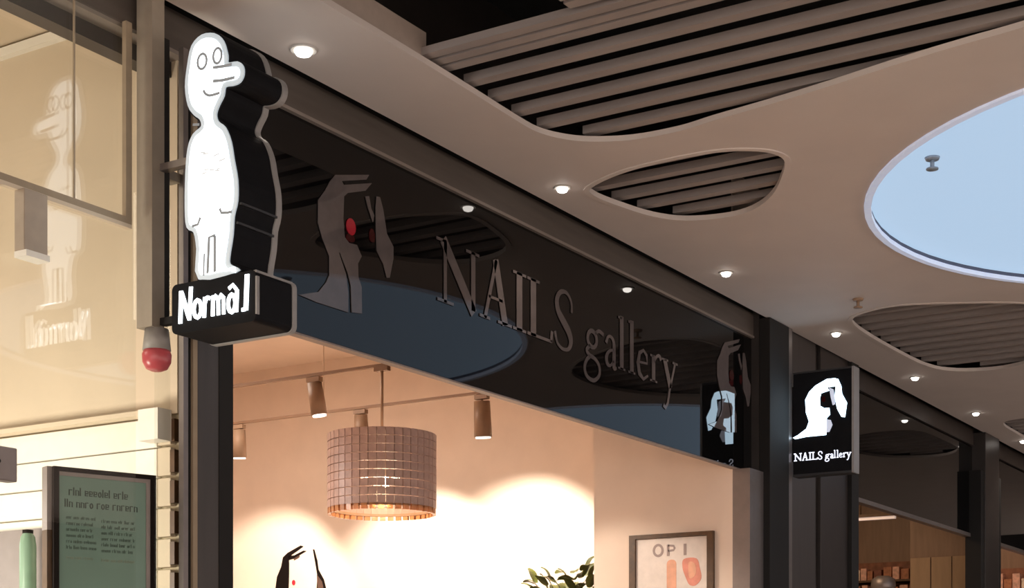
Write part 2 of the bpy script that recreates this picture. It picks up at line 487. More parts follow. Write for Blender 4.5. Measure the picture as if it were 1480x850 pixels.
# ------------------------------------------------------------------ left shop: glazing
win = struct(box('window_1', M_GLASS, 3.345, 3.958, 4.05, 4.062, 0, 3.97))
keep(box('pane', M_GLASS, 1.6, 3.332, 4.05, 4.062, 0, 3.97), win)
keep(box('pane', M_GLASS, 4.06, 4.128, 4.05, 4.062, 0, 3.97), win)
keep(box('glass_joint', M_POSTMID, 3.331, 3.346, 4.048, 4.064, 0, 3.97), win)
keep(box('glass_joint', M_BEIGEDK, 3.668, 3.674, 4.044, 4.0495, 3.285, 3.97), win)
keep(box('transom', M_BEIGEDK, 3.0, 3.92, 4.03, 4.049, 3.262, 3.285), win)
keep(box('transom_lip', M_BEIGE, 3.0, 3.92, 4.03, 4.049, 3.248, 3.262), win)
keep(box('stile', M_BEIGEDK, 3.892, 3.92, 4.03, 4.049, 3.285, 3.97), win)

t = tag(box('support_post', M_UPRIGHT, 3.962, 4.022, 3.975, 4.05, 2.91, 4.083), 'grey steel upright beside the glass carrying the white cartoon sign', 'post')
keep(box('cable_channel', M_BLACKGAP, 4.030, 4.058, 3.985, 4.05, 2.95, 3.95), t)
keep(box('side_web', M_UPRIGHT, 4.018, 4.032, 4.0, 4.05, 2.91, 3.925), t)
keep(box('glass_clamp', M_UPRIGHT, 4.058, 4.128, 4.0, 4.05, 3.462, 3.495), t)

t = empty('fire_alarm_beacon', (4.01, 4.0, 2.76), 'small fire alarm beacon, grey base above a red dome, under the grey upright', 'alarm')
tube('base', M_ALARMB, (4.01, 4.0, 2.91), (4.01, 4.0, 2.835), .042, .05, 20, t)
lathe('dome', M_ALARM, [(.046, .075), (.052, .058), (.050, .03), (.038, .008), (.02, 0), (0.0, 0)], (4.01, 4.0, 2.762), 24, t)

t = empty('door_closer', (3.47, 4.0, 3.03), 'grey door closer box hanging below the transom behind the sign reflection', 'door closer')
box('body', M_CLOSER, 3.42, 3.517, 4.0, 4.048, 3.05, 3.25, t, .003)
box('cover_edge', M_PLANK, 3.42, 3.517, 3.99, 4.048, 3.03, 3.05, t)
t = empty('patch_lock', (3.35, 4.0, 2.3), 'square grey glass lock plate with a black keyhole at the left edge', 'lock')
box('plate', M_TAG, 3.24, 3.418, 4.03, 4.075, 2.30, 2.41, t, .004)
tube('keyhole', M_BLACKGAP, (3.342, 4.031, 2.36), (3.342, 4.026, 2.36), .007, None, 12, t)

# left shop: room
wl = struct(box('wall_left', M_BEIGE, 4.215, 4.36, 4.1, 9.6, 2.655, 5.0))
keep(box('backing', M_JOINT, 4.235, 4.36, 4.1, 9.6, 0, 2.655), wl)
z = 2.645
while z > 1.7:
    keep(box('plank', M_PLANK, 4.21, 4.234, 4.20, 9.6, z - .108, z, None, .003), wl)
    z -= .1135
struct(box('trim_12', M_BEIGE, 4.155, 4.204, 4.216, 9.6, 2.65, 2.668))
z = 2.645
while z > 1.8:                                   # stub ends of the planks at the shopfront, dark pegs between
    keep(box('plank', M_BEIGE, 4.205, 4.234, 4.125, 4.19, z - .104, z, None, .003), wl)
    keep(box('peg', M_WOOD, 4.20, 4.23, 4.10, 4.123, z - .095, z - .012), wl)
    z -= .1135
keep(box('cornice', M_PLANK, 4.185, 4.215, 4.5, 9.6, 4.165, 4.20), wl)
struct(box('trim_13', M_PLANK, 4.13, 4.20, 4.115, 4.215, 2.55, 2.665))
struct(box('wall_back', M_BEIGE, -1.1, 4.36, 9.6, 9.7, 0, 5.0))
struct(box('wall_far_left', M_BEIGE, -1.2, -1.1, 4.1, 9.6, 0, 5.0))
struct(box('trim_9', M_BEIGE, -1.1, 4.215, 4.2, 9.6, 4.21, 4.25))            # shop ceiling
struct(box('floor_shop', M_SHOPFLOOR, -1.2, 4.36, 4.1, 9.7, -.1, 0))

# green text poster on a stand inside the glass, turned towards the passage
ang = math.radians(-19.7)
PF = Frame((3.753, 4.245, 0), (math.cos(ang), math.sin(ang), 0), (0, 0, 1), (math.sin(ang), -math.cos(ang), 0))


def fbox(name, m, F, a0, a1, b0, b1, c0, c1, parent):
    return prism(name, m, [(a0, b0), (a1, b0), (a1, b1), (a0, b1)], F, c0, c1, parent)


t = empty('poster_stand', tuple(PF(.2, 0)), 'black framed sage green text poster standing behind the left shop window', 'poster stand')
zt, zb, pw = 2.412, 1.55, .385
fbox('sheet', M_GREEN, PF, .02, pw - .03, zb + .03, zt - .03, -.012, .002, t)
for a0, a1, b0, b1, m in ((0, .02, zb, zt, M_BLACK), (pw - .02, pw, zb, zt, M_BLACK), (0.02, pw - .02, zt - .016, zt, M_BLACK), (0.02, pw - .02, zb, zb + .02, M_BLACK)):
    fbox('frame_bar', m, PF, a0, a1, b0, b1, -.02, .012, t)
fbox('inner_bead', M_TAG, PF, pw - .036, pw - .02, zb + .02, zt - .016, -.01, .006, t)
fbox('inner_bead', M_TAG, PF, .02, pw - .036, zt - .03, zt - .016, -.01, .006, t)
fbox('back_board', M_TAG, PF, -.018, 0, 2.19, zt, -.05, -.004, t)
fbox('side_stile', M_WOOD, PF, -.018, 0, 0.0, 2.19, -.05, -.004, t)
fbox('leg', M_BLACK, PF, .05, .09, .0, zb, -.02, 0, t)
fbox('leg', M_BLACK, PF, .30, .34, .0, zb, -.02, 0, t)
fbox('foot', M_BLACK, PF, .0, pw, 0, .03, -.18, .18, t)


def words_line(a0, a1, zc, h, seed):
    """small print too blurred to read in the photo: rows of letter-shaped strokes grouped in words"""
    r = random.Random(seed); a = a0; L = []; q = h * .20; z0_, z1_ = zc - h * .5, zc + h * .5
    while a < a1 - h:
        for i in range(r.choice((3, 4, 5, 7))):
            g = r.randrange(5); w_ = h * .52
            if a + w_ > a1: break
            if g == 0: L.append(([(a, z0_), (a, z1_ + h * .5)], q)); a += h * .42; continue
            if g == 1: L.append((circle(a + w_ / 2, zc, w_ / 2, 8, h * .45), q, False, True))
            elif g == 2: L.append(([(a, z0_), (a, z1_), (a + w_, z1_ - h * .1), (a + w_, z0_)], q))
            elif g == 3: L.append(([(a + w_, z0_ + h * .15), (a, z0_ + h * .1), (a, z1_), (a + w_, z1_ - h * .1), (a + w_, zc), (a, zc)], q))
            else: L.append(([(a, z0_), (a, z1_), (a + w_, z1_)], q))
            a += w_ + h * .34
        a += h * .55
    return L


stuff_part(strokes('heading', M_GREENINK, words_line(.06, .29, 2.325, .019, 1) + words_line(.045, .315, 2.283, .019, 2), PF, .002, .0035, t))
body = []
for i in range(6): body += words_line(.05, .16, 2.236 - .021 * i, .0085, 10 + i) + words_line(.18, .31, 2.231 - .021 * i, .0085, 30 + i)
stuff_part(strokes('body_text', M_GREENINK2, body, PF, .002, .0032, t))
stuff_part(strokes('footer_text', M_PALEINK, words_line(.05, .15, 2.095, .008, 51) + words_line(.18, .315, 2.092, .008, 52), PF, .002, .0032, t))

# grey ledge with a green bottle left of the poster
t = empty('display_ledge', (4.1, 4.95, 0), 'pale grey display ledge along the plank wall at lower left', 'ledge')
box('ledge_top', M_TAG, 4.02, 4.203, 4.66, 5.5, 1.62, 1.66, t)
box('ledge_body', M_TAG, 4.04, 4.203, 4.68, 5.5, 0, 1.62, t)
box('back_panel', M_TAG, 4.17, 4.203, 4.70, 5.5, 1.66, 2.265, t)
t = empty('green_bottle', (4.1, 4.83, 1.66), 'tall sage green bottle with dark cap beside the green poster', 'bottle')
M_BOTTLE = mat('sage_bottle', (.22, .34, .24), .35)
lathe('body', M_BOTTLE, [(.028, 0), (.032, .02), (.032, .53), (.027, .565), (.018, .578), (.017, .582)], (4.1, 4.775, 1.66), 24, t)
lathe('cap', M_BLACK, [(.020, 0), (.021, .013), (.0, .016)], (4.1, 4.775, 2.238), 18, t)

# ------------------------------------------------------------------ projecting sign: lit cut-out figure over a name box
NF = Frame((3.95, 0, 0), (0, 1, 0), (0, 0, 1), (-1, 0, 0))
sign = empty('projecting_sign', (3.95, 3.67, 2.86), 'projecting lit sign of a tall white long-nosed cartoon man above a black name box', 'sign')
fig = [(3.791, 3.78), (3.772, 3.842), (3.727, 3.868), (3.67, 3.86), (3.632, 3.828), (3.613, 3.777), (3.61, 3.748), (3.565, 3.741), (3.543, 3.722), (3.541, 3.695), (3.556, 3.676),
       (3.585, 3.672), (3.621, 3.674), (3.630, 3.644), (3.651, 3.616), (3.664, 3.588), (3.655, 3.559), (3.623, 3.533), (3.598, 3.481), (3.585, 3.42), (3.569, 3.347),
       (3.569, 3.277), (3.584, 3.228), (3.590, 3.164), (3.605, 3.092), (3.601, 3.066), (3.572, 3.05), (3.572, 3.04), (3.74, 3.04), (3.748, 3.142), (3.762, 3.203), (3.794, 3.225),
       (3.802, 3.294), (3.799, 3.412), (3.789, 3.494), (3.765, 3.537), (3.727, 3.556), (3.733, 3.585), (3.760, 3.606), (3.788, 3.643), (3.801, 3.71)]
fig = smooth_pts(fig, 3, True)
case = offset_poly(fig, .010)
prism('case', M_CASE, case, NF, -.196, -.004, sign)
rimb = bmesh.new(); stroke_bm(rimb, offset_poly(fig, .007), .016, NF, -.212, -.186, False, True)
keep(done('rear_rim', rimb, M_RIM), sign)
prism('lit_face_edge', M_LITEDGE, offset_poly(fig, .004), NF, -.004, .002, sign)
prism('lit_face', M_LIT, offset_poly(fig, -.014), NF, .002, .004, sign)
prism('rear_lit_face', M_LIT, offset_poly(fig, -.008), NF, -.214, -.203, sign)
for i, (zz, yy) in enumerate(((3.268, 3.557), (3.205, 3.572))):
    box('case_seam', M_SEAM, 3.955, 4.14, yy - .004, yy + .01, zz - .004, zz + .004, sign)
eyes = [(circle(3.722, 3.778, .021, 14, .026), .009, False, True), (circle(3.652, 3.782, .019, 14, .026), .009, False, True)]
for e in eyes: strokes('eye', M_MARK, [e], NF, .004, .0055, sign)
for e in [([(3.672, 3.746), (3.62, 3.740), (3.588, 3.739)], .010), ([(3.672, 3.700), (3.63, 3.694), (3.575, 3.692)], .010),
                               ([(3.716, 3.678), (3.706, 3.664), (3.685, 3.654), (3.642, 3.654)], .009, True)]: strokes('face_line', M_MARK, [e], NF, .004, .0055, sign)
for e in [([(3.642, 3.262), (3.634, 3.246), (3.606, 3.242), (3.588, 3.242)], .009), ([(3.768, 3.222), (3.742, 3.224), (3.730, 3.246)], .009), ([(3.765, 3.57), (3.735, 3.565)], .008)]: strokes('arm_line', M_MARK, [e], NF, .004, .0055, sign)
for e in [([(3.697, 3.05), (3.690, 3.172), (3.662, 3.174)], .011), ([(3.664, 3.05), (3.664, 3.172)], .011), ([(3.715, 3.045), (3.712, 3.12)], .006)]: strokes('leg_line', M_MARK, [e], NF, .004, .0055, sign)
sc = []
r = random.Random(4)
for k in range(9):
    y0, z0 = r.uniform(3.64, 3.735), r.uniform(3.385, 3.48); sc.append(([(y0, z0), (y0 - r.uniform(.012, .03), z0 + r.uniform(-.006, .006))], .005))
stuff_part(strokes('chest_scribble', M_MARKSOFT, sc, NF, .004, .005, sign))

nb = rrect(3.484, 3.868, 2.862, 3.034, .022)
namebox = prism('name_box', M_CASE, nb, NF, -.196, 0, sign)
bm = bmesh.new(); stroke_bm(bm, offset_poly(nb, -.002), .012, NF, -.206, -.184, False, True)
keep(done('box_rim', bm, M_RIM), namebox)
keep(box('corner_strip', M_RIM, 3.949, 3.962, 3.479, 3.486, 2.885, 3.012), namebox)
keep(box('top_strip', M_RIM, 3.953, 4.14, 3.486, 3.498, 3.026, 3.034), namebox)
b0, xh = 2.902, 2.972
NL = {'N': [([(3.826, b0 - .006), (3.822, 3.008)], .016), ([(3.820, 3.0), (3.786, b0 + .01)], .017), ([(3.784, b0), (3.776, 3.016)], .015)],
      'o': [(circle(3.746, 2.936, .017, 12, .030), .014, False, True)],
      'r': [([(3.715, b0), (3.712, xh)], .014), ([(3.712, 2.95), (3.702, 2.968), (3.688, 2.964)], .013, True)],
      'm': [([(3.676, b0), (3.674, xh)], .014), ([(3.674, 2.955), (3.662, 2.970), (3.651, 2.960), (3.650, b0)], .013), ([(3.650, 2.955), (3.637, 2.970), (3.627, 2.960), (3.626, b0)], .013)],
      'a': [(circle(3.590, 2.934, .016, 12, .030), .014, False, True), ([(3.570, b0), (3.566, 2.976)], .015), ([(3.603, 2.985), (3.585, 2.996), (3.567, 2.976)], .012)],
      'l': [([(3.545, b0 + .004), (3.528, b0 + .004)], .012), ([(3.527, b0), (3.521, 3.022)], .018)]}
for ch in 'Normal': strokes('letter', M_LIT, NL[ch], NF, 0, .004, namebox)
box('bracket', M_GREYALU, 4.0, 4.03, 3.80, 3.975, 3.465, 3.49, sign)
box('bracket', M_BLACKGAP, 4.0, 4.03, 3.86, 3.975, 2.92, 2.945, sign)

# ------------------------------------------------------------------ fascia lettering and hand emblems
FF = Frame((0, 4.083, 0), (1, 0, 0), (0, 0, 1), (0, -1, 0))
B, C, X = 3.430, 3.720, 3.585


def hs(x0, x1, z, h=.014): return ([(x0, z), (x1, z)], h)


LET = [
    [([(5.932, B), (5.932, C)], .024), ([(5.915, C), (6.172, B)], .056), ([(6.166, B + .01), (6.166, C)], .034), hs(5.862, 5.94, C - .006), hs(5.868, 6.0, B + .006), hs(6.106, 6.218, C - .006)],
    [([(6.268, B), (6.368, C + .01)], .024), ([(6.362, C + .012), (6.45, B)], .05), hs(6.30, 6.425, 3.542, .014), hs(6.222, 6.312, B + .006), hs(6.384, 6.51, B + .006)],
    [([(6.582, B), (6.582, C)], .052), hs(6.522, 6.645, C - .006), hs(6.522, 6.645, B + .006)],
    [([(6.716, B), (6.716, C)], .05), hs(6.658, 6.776, C - .006), hs(6.658, 6.90, B + .007, .016), ([(6.892, B + .004), (6.902, 3.492)], .022)],
    [([(7.105, 3.628), (7.098, 3.685), (7.05, 3.722), (6.985, 3.712), (6.950, 3.665), (6.965, 3.61), (7.02, 3.565), (7.075, 3.52), (7.095, 3.475), (7.07, 3.433), (7.01, 3.422), (6.955, 3.445), (6.930, 3.50)],
      [.018, .016, .018, .026, .034, .04, .046, .046, .036, .022, .018, .016, .02], True)],
    [(circle(7.325, 3.535, .050, 16, .044), .024, False, True), ([(7.355, 3.572), (7.40, 3.592), (7.452, 3.582)], .02, True),
     ([(7.30, 3.495), (7.265, 3.468), (7.29, 3.445), (7.36, 3.432), (7.405, 3.40), (7.40, 3.35), (7.34, 3.315), (7.27, 3.325), (7.243, 3.365), (7.262, 3.41), (7.30, 3.438)], .022, True)],
    [([(7.482, 3.545), (7.50, 3.58), (7.535, 3.588), (7.568, 3.565), (7.572, 3.50), (7.572, B), (7.60, B - .004)], [.026, .018, .018, .026, .034, .034, .014], True),
     ([(7.568, 3.522), (7.515, 3.505), (7.486, 3.47), (7.496, 3.434), (7.53, 3.430), (7.568, 3.462)], [.014, .018, .028, .026, .016, .014], True)],
    [([(7.662, B), (7.662, 3.728)], .040), hs(7.622, 7.662, 3.716, .014), hs(7.622, 7.702, B + .005, .012)],
    [([(7.782, B), (7.782, 3.728)], .040), hs(7.742, 7.782, 3.716, .014), hs(7.742, 7.822, B + .005, .012)],
    [([(7.862, 3.512), (7.972, 3.520), (7.966, 3.565), (7.925, 3.588), (7.878, 3.566), (7.858, 3.505), (7.876, 3.448), (7.925, 3.424), (7.980, 3.452)], [.014, .014, .022, .018, .026, .036, .034, .02, .014], False)],
    [([(8.052, B), (8.052, 3.585)], .040), ([(8.060, 3.545), (8.09, 3.582), (8.125, 3.592), (8.148, 3.572)], [.014, .018, .022, .026], True), hs(8.012, 8.052, 3.578, .013), hs(8.008, 8.098, B + .005, .012)],
    [([(8.195, 3.585), (8.272, B)], .042), ([(8.335, 3.588), (8.262, 3.42), (8.235, 3.335), (8.205, 3.305), (8.18, 3.318)], [.018, .02, .02, .022, .026], False), hs(8.160, 8.240, 3.585, .013), hs(8.300, 8.365, 3.585, .013)],
]
ltr = empty('sign_lettering', (7.1, 4.083, B), 'row of unlit grey serif letters reading NAILS gallery on the black fascia', 'lettering')
for k in LET: strokes('letter', M_LETTER, k, FF, 0, .003, ltr)

ARM = [(5.122, 3.79), (5.353, 3.856), (5.334, 3.830), (5.165, 3.776), (5.178, 3.764), (5.373, 3.826), (5.327, 3.78), (5.205, 3.737), (5.180, 3.716), (5.175, 3.62), (5.185, 3.545), (5.215, 3.528), (5.268, 3.533),
       (5.301, 3.493), (5.275, 3.455), (5.278, 3.399), (5.301, 3.360), (5.303, 3.248), (5.232, 3.238), (5.226, 3.35), (5.205, 3.40), (5.150, 3.475), (5.146, 3.468), (5.193, 3.39), (5.208, 3.32), (5.208, 3.233),
       (4.999, 3.231), (4.886, 3.237), (5.011, 3.276), (5.06, 3.326), (5.082, 3.362), (5.082, 3.44), (5.035, 3.506), (5.008, 3.56), (5.010, 3.655), (5.055, 3.707), (5.085, 3.752)]
THUMB = [(5.400, 3.726), (5.407, 3.778), (5.431, 3.781), (5.454, 3.734), (5.481, 3.635), (5.529, 3.589), (5.529, 3.54), (5.502, 3.447), (5.481, 3.442), (5.454, 3.497), (5.407, 3.543), (5.402, 3.622)]
TIP = [(5.327, 3.756), (5.353, 3.764), (5.368, 3.715), (5.39, 3.69), (5.38, 3.66), (5.345, 3.713)]


def emblem(F, mp, label, m, mred, mdark, thick=.003, name='hand_emblem', lits=None, red=True):
    g = lambda L: [mp(*p) for p in L]
    cpt = F(*mp(5.2, 3.5))
    t = empty(name, tuple(cpt), label, 'emblem')
    prism('hand', m, g(ARM), F, 0, thick, t)
    prism('curled_finger', m, g(THUMB), F, 0, thick, t)
    if red:
        prism('fingertip', m, g(TIP), F, 0, thick, t)
        prism('painted_nail', mred, g(circle(5.228, 3.600, .032, 16, .036)), F, 0, thick, t)
        prism('painted_nail', mdark, g(circle(5.225, 3.552, .03, 14, .018)), F, 0, thick * .8, t)
        prism('painted_nail', mdark, g(circle(5.375, 3.60, .02, 14, .03)), F, 0, thick * .8, t)
    return t


emblem(FF, lambda a, b: (a, b), 'grey hand emblem with one red nail at the left end of the black fascia', M_LETTER, M_RED, M_DKRED)
emblem(FF, lambda a, b: (a + 3.92, b + .06), 'dim grey hand emblem at the right end of the black fascia near the post', M_LETTER, M_DKRED, M_DKRED)

# square lit hand sign on the pilaster
HX = 9.87
HF = Frame((HX, 0, 0), (0, 1, 0), (0, 0, 1), (-1, 0, 0))
hsn = empty('hand_sign', (HX, 3.76, 3.1), 'square black projecting sign with a glowing white hand, fixed to the dark post', 'sign')
hr = [(3.545, 3.105), (3.955, 3.105), (3.955, 3.778), (3.545, 3.778)]
prism('case', M_CASE, hr, HF, -.09, 0, hsn)
box('edge_rail', M_RIM, HX - .004, HX + .098, 3.53, 3.545, 3.09, 3.79, hsn)
box('edge_rail', M_SEAM, HX - .004, HX + .098, 3.545, 3.955, 3.778, 3.79, hsn)
box('edge_rail', M_SEAM, HX - .004, HX + .098, 3.545, 3.955, 3.09, 3.105, hsn)
M_LITB = mat('sign_blue_white', (.8, .8, .8), .4, emit=(.66, .92, 1.12), estr=4.2, var=.01)
M_LITDIM = mat('sign_grey_glow', (.6, .6, .65), .4, emit=(.45, .50, .62), estr=.9, var=.01)
HAND = [(3.716, 3.723), (3.660, 3.722), (3.640, 3.690), (3.625, 3.668), (3.715, 3.668), (3.70, 3.645), (3.757, 3.632), (3.766, 3.60), (3.764, 3.55), (3.735, 3.530), (3.700, 3.530),
        (3.695, 3.485), (3.718, 3.464), (3.718, 3.413), (3.722, 3.352), (3.86, 3.352), (3.937, 3.343), (3.955, 3.353), (3.92, 3.368), (3.86, 3.406), (3.842, 3.452), (3.863, 3.515), (3.868, 3.599), (3.840, 3.65), (3.797, 3.687)]
prism('lit_hand', M_LITB, HAND, HF, 0, .004, hsn)
prism('lit_finger', M_LITB, [(3.662, 3.722), (3.640, 3.715), (3.618, 3.668), (3.612, 3.614), (3.578, 3.551), (3.592, 3.458), (3.615, 3.462), (3.645, 3.518), (3.662, 3.60), (3.655, 3.665)], HF, 0, .0045, hsn)
prism('grey_finger', M_LITDIM, [(3.700, 3.664), (3.672, 3.650), (3.664, 3.60), (3.660, 3.55), (3.676, 3.545), (3.690, 3.60)], HF, 0, .005, hsn)
prism('thumb_glow', M_LITDIM, [(3.718, 3.455), (3.690, 3.448), (3.678, 3.415), (3.700, 3.37), (3.720, 3.37)], HF, 0, .004, hsn)
prism('painted_nail', M_DKRED, circle(3.741, 3.592, .014, 14, .02), HF, 0, .004, hsn)
k = .398 / 2.49
hl = [[([(3.950 - (a[0] - 5.86) * k, 3.196 + (a[1] - 3.43) * k * 1.05) for a in s[0]], ([max(q * k, .0065) for q in s[1]] if isinstance(s[1], list) else max(s[1] * k, .0065)), *(s[2:])) for s in L] for L in LET]
M_LITTXT = mat('sign_small_lettering', (.7, .7, .75), .4, emit=(.80, .85, 1.0), estr=1.1, var=.01)
for L in hl: strokes('letter', M_LITTXT, L, HF, 0, .003, hsn)
box('arm', M_BLACKGAP, HX + .02, HX + .07, 3.955, 4.0, 3.2, 3.7, hsn)

# ------------------------------------------------------------------ nail salon room
wr = struct(box('wall_right', M_PEACH, 10.0, 10.1, 5.14, 9.6, 0, 5.0))
struct(box('wall_right_nib', M_PEACH, 9.25, 10.1, 4.12, 5.14, 0, 5.0))
struct(box('wall_back_salon', M_PEACH, 4.36, 10.1, 9.6, 9.7, 0, 5.0))
struct(box('trim_10', M_PEACH, 4.36, 10.0, 4.2, 9.6, 4.37, 4.42))            # salon ceiling
struct(box('wall_left_salon', M_PEACH, 4.36, 4.38, 4.14, 9.6, 0, 4.37))
struct(box('floor_salon', M_SHOPFLOOR, 4.36, 10.1, 4.1, 9.7, -.1, 0))


def track(x, y0, y1, z, label):
    t = empty('lighting_track', (x, (y0 + y1) / 2, z), label, 'track')
    box('rail', M_RAIL, x - .012, x + .012, y0, y1, z - .009, z + .009, t)
    for y in (y0 + .6, (y0 + y1) / 2 + .3, y1 - .4): tube('suspension_rod', M_TRACK, (x, y, z), (x, y, 4.37), .004, None, 8, t)
    return t


tb = track(7.5, 4.6, 9.2, 3.60, 'thin tan lighting track hanging highest in the salon, carrying one spot')
track(8.9, 4.6, 9.2, 3.69, 'long thin tan lighting track in front of the washed salon wall')


def spot(x, y, z, aim, label, s=1.0, power=60, angle=70, tint=M_SPOT, blend=.55):
    t = empty('track_spotlight', (x, y, z), label, 'spotlight', 'track spotlights in the salon')
    box('adaptor', tint, x - .02, x + .02, y - .05, y + .05, z - .045, z - .015, t)
    tube('stem', tint, (x, y, z - .045), (x, y, z - .09 * s), .009, None, 10, t)
    p0 = Vector((x, y, z - .05 * s)); d = (Vector(aim) - p0).normalized()
    d2 = (d * .22 + Vector((0, 0, -1))).normalized()
    p1 = p0 + d2 * .21 * s
    tube('body', tint, p0, p1, .048 * s, .054 * s, 20, t)
    tube('lens', M_SPOTLENS, p1, p1 + d2 * .010, .045 * s, None, 20, t)
    lamp('spot_beam', 'SPOT', p1 + d2 * .02, power, (1, .86, .72), aim, .03, angle, blend)


spot(8.9, 5.82, 3.69, (10.0, 6.15, 2.3), 'tan track spotlight on the right with a bright lens, clear of the beaded lamp', 1.15, 290, 84)
spot(8.9, 6.86, 3.69, (10.0, 7.1, 2.2), 'tan track spotlight half hidden behind the beaded lamp', 1.0, 320, 84)
spot(8.9, 8.02, 3.69, (10.0, 8.7, 2.15), 'pale track spotlight at far left of the salon', 1.0, 200, 76, M_TRACK)
spot(7.5, 6.14, 3.60, (9.25, 4.80, 1.95), 'tan track spotlight hanging left of the beaded lamp cord', .95, 190, 40)

# beaded drum pendant
px_, py_, pz0, pz1, pr = 7.5, 5.62, 2.705, 3.18, .315
pend = empty('beaded_pendant_lamp', (px_, py_, 3.59), 'blush beaded drum pendant lamp hanging in the salon', 'pendant lamp')
tube('cord', M_TRACK, (px_, py_, pz1), (px_, py_, 3.57), .009, None, 8, pend)
box('track_adaptor', M_RAIL, px_ - .018, px_ + .018, py_ - .05, py_ + .05, 3.565, 3.59, pend)
for zz, m in ((pz1 - .008, M_SPOT), (pz0 + .03, M_TRACK)):
    keep(ring_strip('ring', m, circle(px_, py_, pr - .012, 48), .012, zz - .008, zz + .008, pend), pend)
for a in (0, 1):
    q = a * math.pi / 2; d = Vector((math.cos(q), math.sin(q), 0)) * (pr - .015)
    tube('spoke', M_SPOT, Vector((px_, py_, pz1 - .008)) - d, Vector((px_, py_, pz1 - .008)) + d, .005, None, 8, pend)
NB = 9; dz = (pz1 - pz0 - .03) / NB; ns = 40
bm = bmesh.new()
for j in range(NB):
    zt_ = -j * dz; v = .0025
    box_bm(bm, -.011, .011, -.0232, .0232, zt_ - dz + v, zt_ - v)
box_bm(bm, -.003, .003, -.003, .003, -NB * dz, 0)
me_str = bpy.data.meshes.new('bead_strand'); bm.to_mesh(me_str); bm.free(); me_str.materials.append(M_BEAD)
bm = bmesh.new(); box_bm(bm, -.010, .010, -.017, .017, -.034, 0)
me_drop = bpy.data.meshes.new('drop'); bm.to_mesh(me_drop); bm.free(); me_drop.materials.append(M_BEADLIT)
for i in range(ns):
    a = 2 * math.pi * i / ns
    o = link('bead_strand', me_str, None, pend); o.location = (pr * math.cos(a), pr * math.sin(a), pz1 - 3.59); o.rotation_euler = (0, 0, a)
    o = link('drop_bead', me_drop, None, pend); o.location = (pr * math.cos(a), pr * math.sin(a), pz0 + .032 - 3.59); o.rotation_euler = (0, 0, a)
for a in (0.4, 2.5, 4.6):
    bx, by = px_ + .11 * math.cos(a), py_ + .11 * math.sin(a)
    lathe('bulb', M_BULB, [(.0, 0), (.022, .012), (.026, .03), (.016, .055), (.010, .07)], (bx, by, 2.88), 16, pend)
    tube('socket', M_TRACK, (bx, by, 2.95), (bx, by, 3.17), .012, None, 10, pend)
lamp('pendant_glow', 'POINT', (px_, py_, 2.80), 5, (1, .72, .45), None, .06)

# black hand emblem on the washed wall (same design, larger)
WF = Frame((9.998, 0, 0), (0, 1, 0), (0, 0, 1), (-1, 0, 0))
t = empty('wall_hand_emblem', (9.998, 8.35, 2.4), 'black hand emblem on the brightly lit salon wall', 'emblem')
M_BLKB = mat('black_brown_vinyl', (.006, .003, .002), .8, spec=.1)
M_PALEBR = mat('brown_vinyl', (.07, .035, .022), .7)
prism('hand', M_BLKB, [(8.60, 2.53), (8.585, 2.62), (8.54, 2.70), (8.52, 2.78), (8.47, 2.815), (8.33, 2.87), (8.30, 2.86), (8.43, 2.795), (8.455, 2.765), (8.455, 2.65), (8.46, 2.5), (8.47, 2.36), (8.42, 2.32), (8.42, 2.0), (8.56, 1.95), (8.55, 2.2), (8.57, 2.35)], WF, 0, .004, t)
prism('finger', M_BLKB, [(8.46, 2.79), (8.40, 2.79), (8.30, 2.825), (8.27, 2.82), (8.40, 2.765), (8.455, 2.755)], WF, 0, .004, t)
prism('finger', M_PALEBR, [(8.405, 2.77), (8.345, 2.79), (8.34, 2.775), (8.40, 2.75)], WF, 0, .004, t)
prism('curled_finger', M_BLKB, [(8.20, 2.83), (8.185, 2.83), (8.155, 2.74), (8.14, 2.66), (8.085, 2.58), (8.06, 2.5), (8.10, 2.38), (8.13, 2.40), (8.16, 2.52), (8.15, 2.60), (8.175, 2.72)], WF, 0, .004, t)
prism('finger_inlay', M_PALEBR, [(8.155, 2.62), (8.10, 2.56), (8.085, 2.5), (8.12, 2.42), (8.15, 2.52)], WF, .004, .006, t)  # brown vinyl inlay on the curled finger
prism('painted_nail', M_RED, circle(8.405, 2.565, .018, 12, .022), WF, 0, .004, t)

# framed poster on the nib wall
GF = Frame((9.25, 0, 0), (0, 1, 0), (0, 0, 1), (-1, 0, 0))
t = empty('framed_poster', (9.25, 4.55, 1.95), 'brown framed poster reading OPI with two coral nail shapes on the salon wall', 'poster')
y0, y1, z0, z1 = 4.245, 4.858, 1.85, 2.688
fw = .045
prism('sheet', M_PAPER, [(y0 + fw, z0 + fw), (y1 - fw, z0 + fw), (y1 - fw, z1 - .03), (y0 + fw, z1 - .03)], GF, .004, .012, t)
for a0, a1, b0, b1 in ((y0, y0 + fw, z0, z1), (y1 - fw, y1, z0, z1), (y0 + fw, y1 - fw, z1 - .027, z1), (y0 + fw, y1 - fw, z0, z0 + fw)):
    prism('frame_bar', M_WOOD, [(a0, b0), (a1, b0), (a1, b1), (a0, b1)], GF, 0, .028, t)
zt = 2.615
strokes('letter', M_INK, [(circle(4.648, zt - .035, .032, 18, .036), .016, False, True)], GF, .012, .014, t)
strokes('letter', M_INK, [([(4.575, zt - .075), (4.575, zt)], .018), ([(4.575, zt - .006), (4.535, zt - .010), (4.528, zt - .025), (4.535, zt - .038), (4.575, zt - .042)], .014)], GF, .012, .014, t)
strokes('letter', M_INK, [([(4.452, zt - .075), (4.452, zt)], .02)], GF, .012, .014, t)
prism('nail_print', M_CORAL2, rrect(4.515, 4.585, 1.95, 2.515, .03), GF, .012, .0135, t)
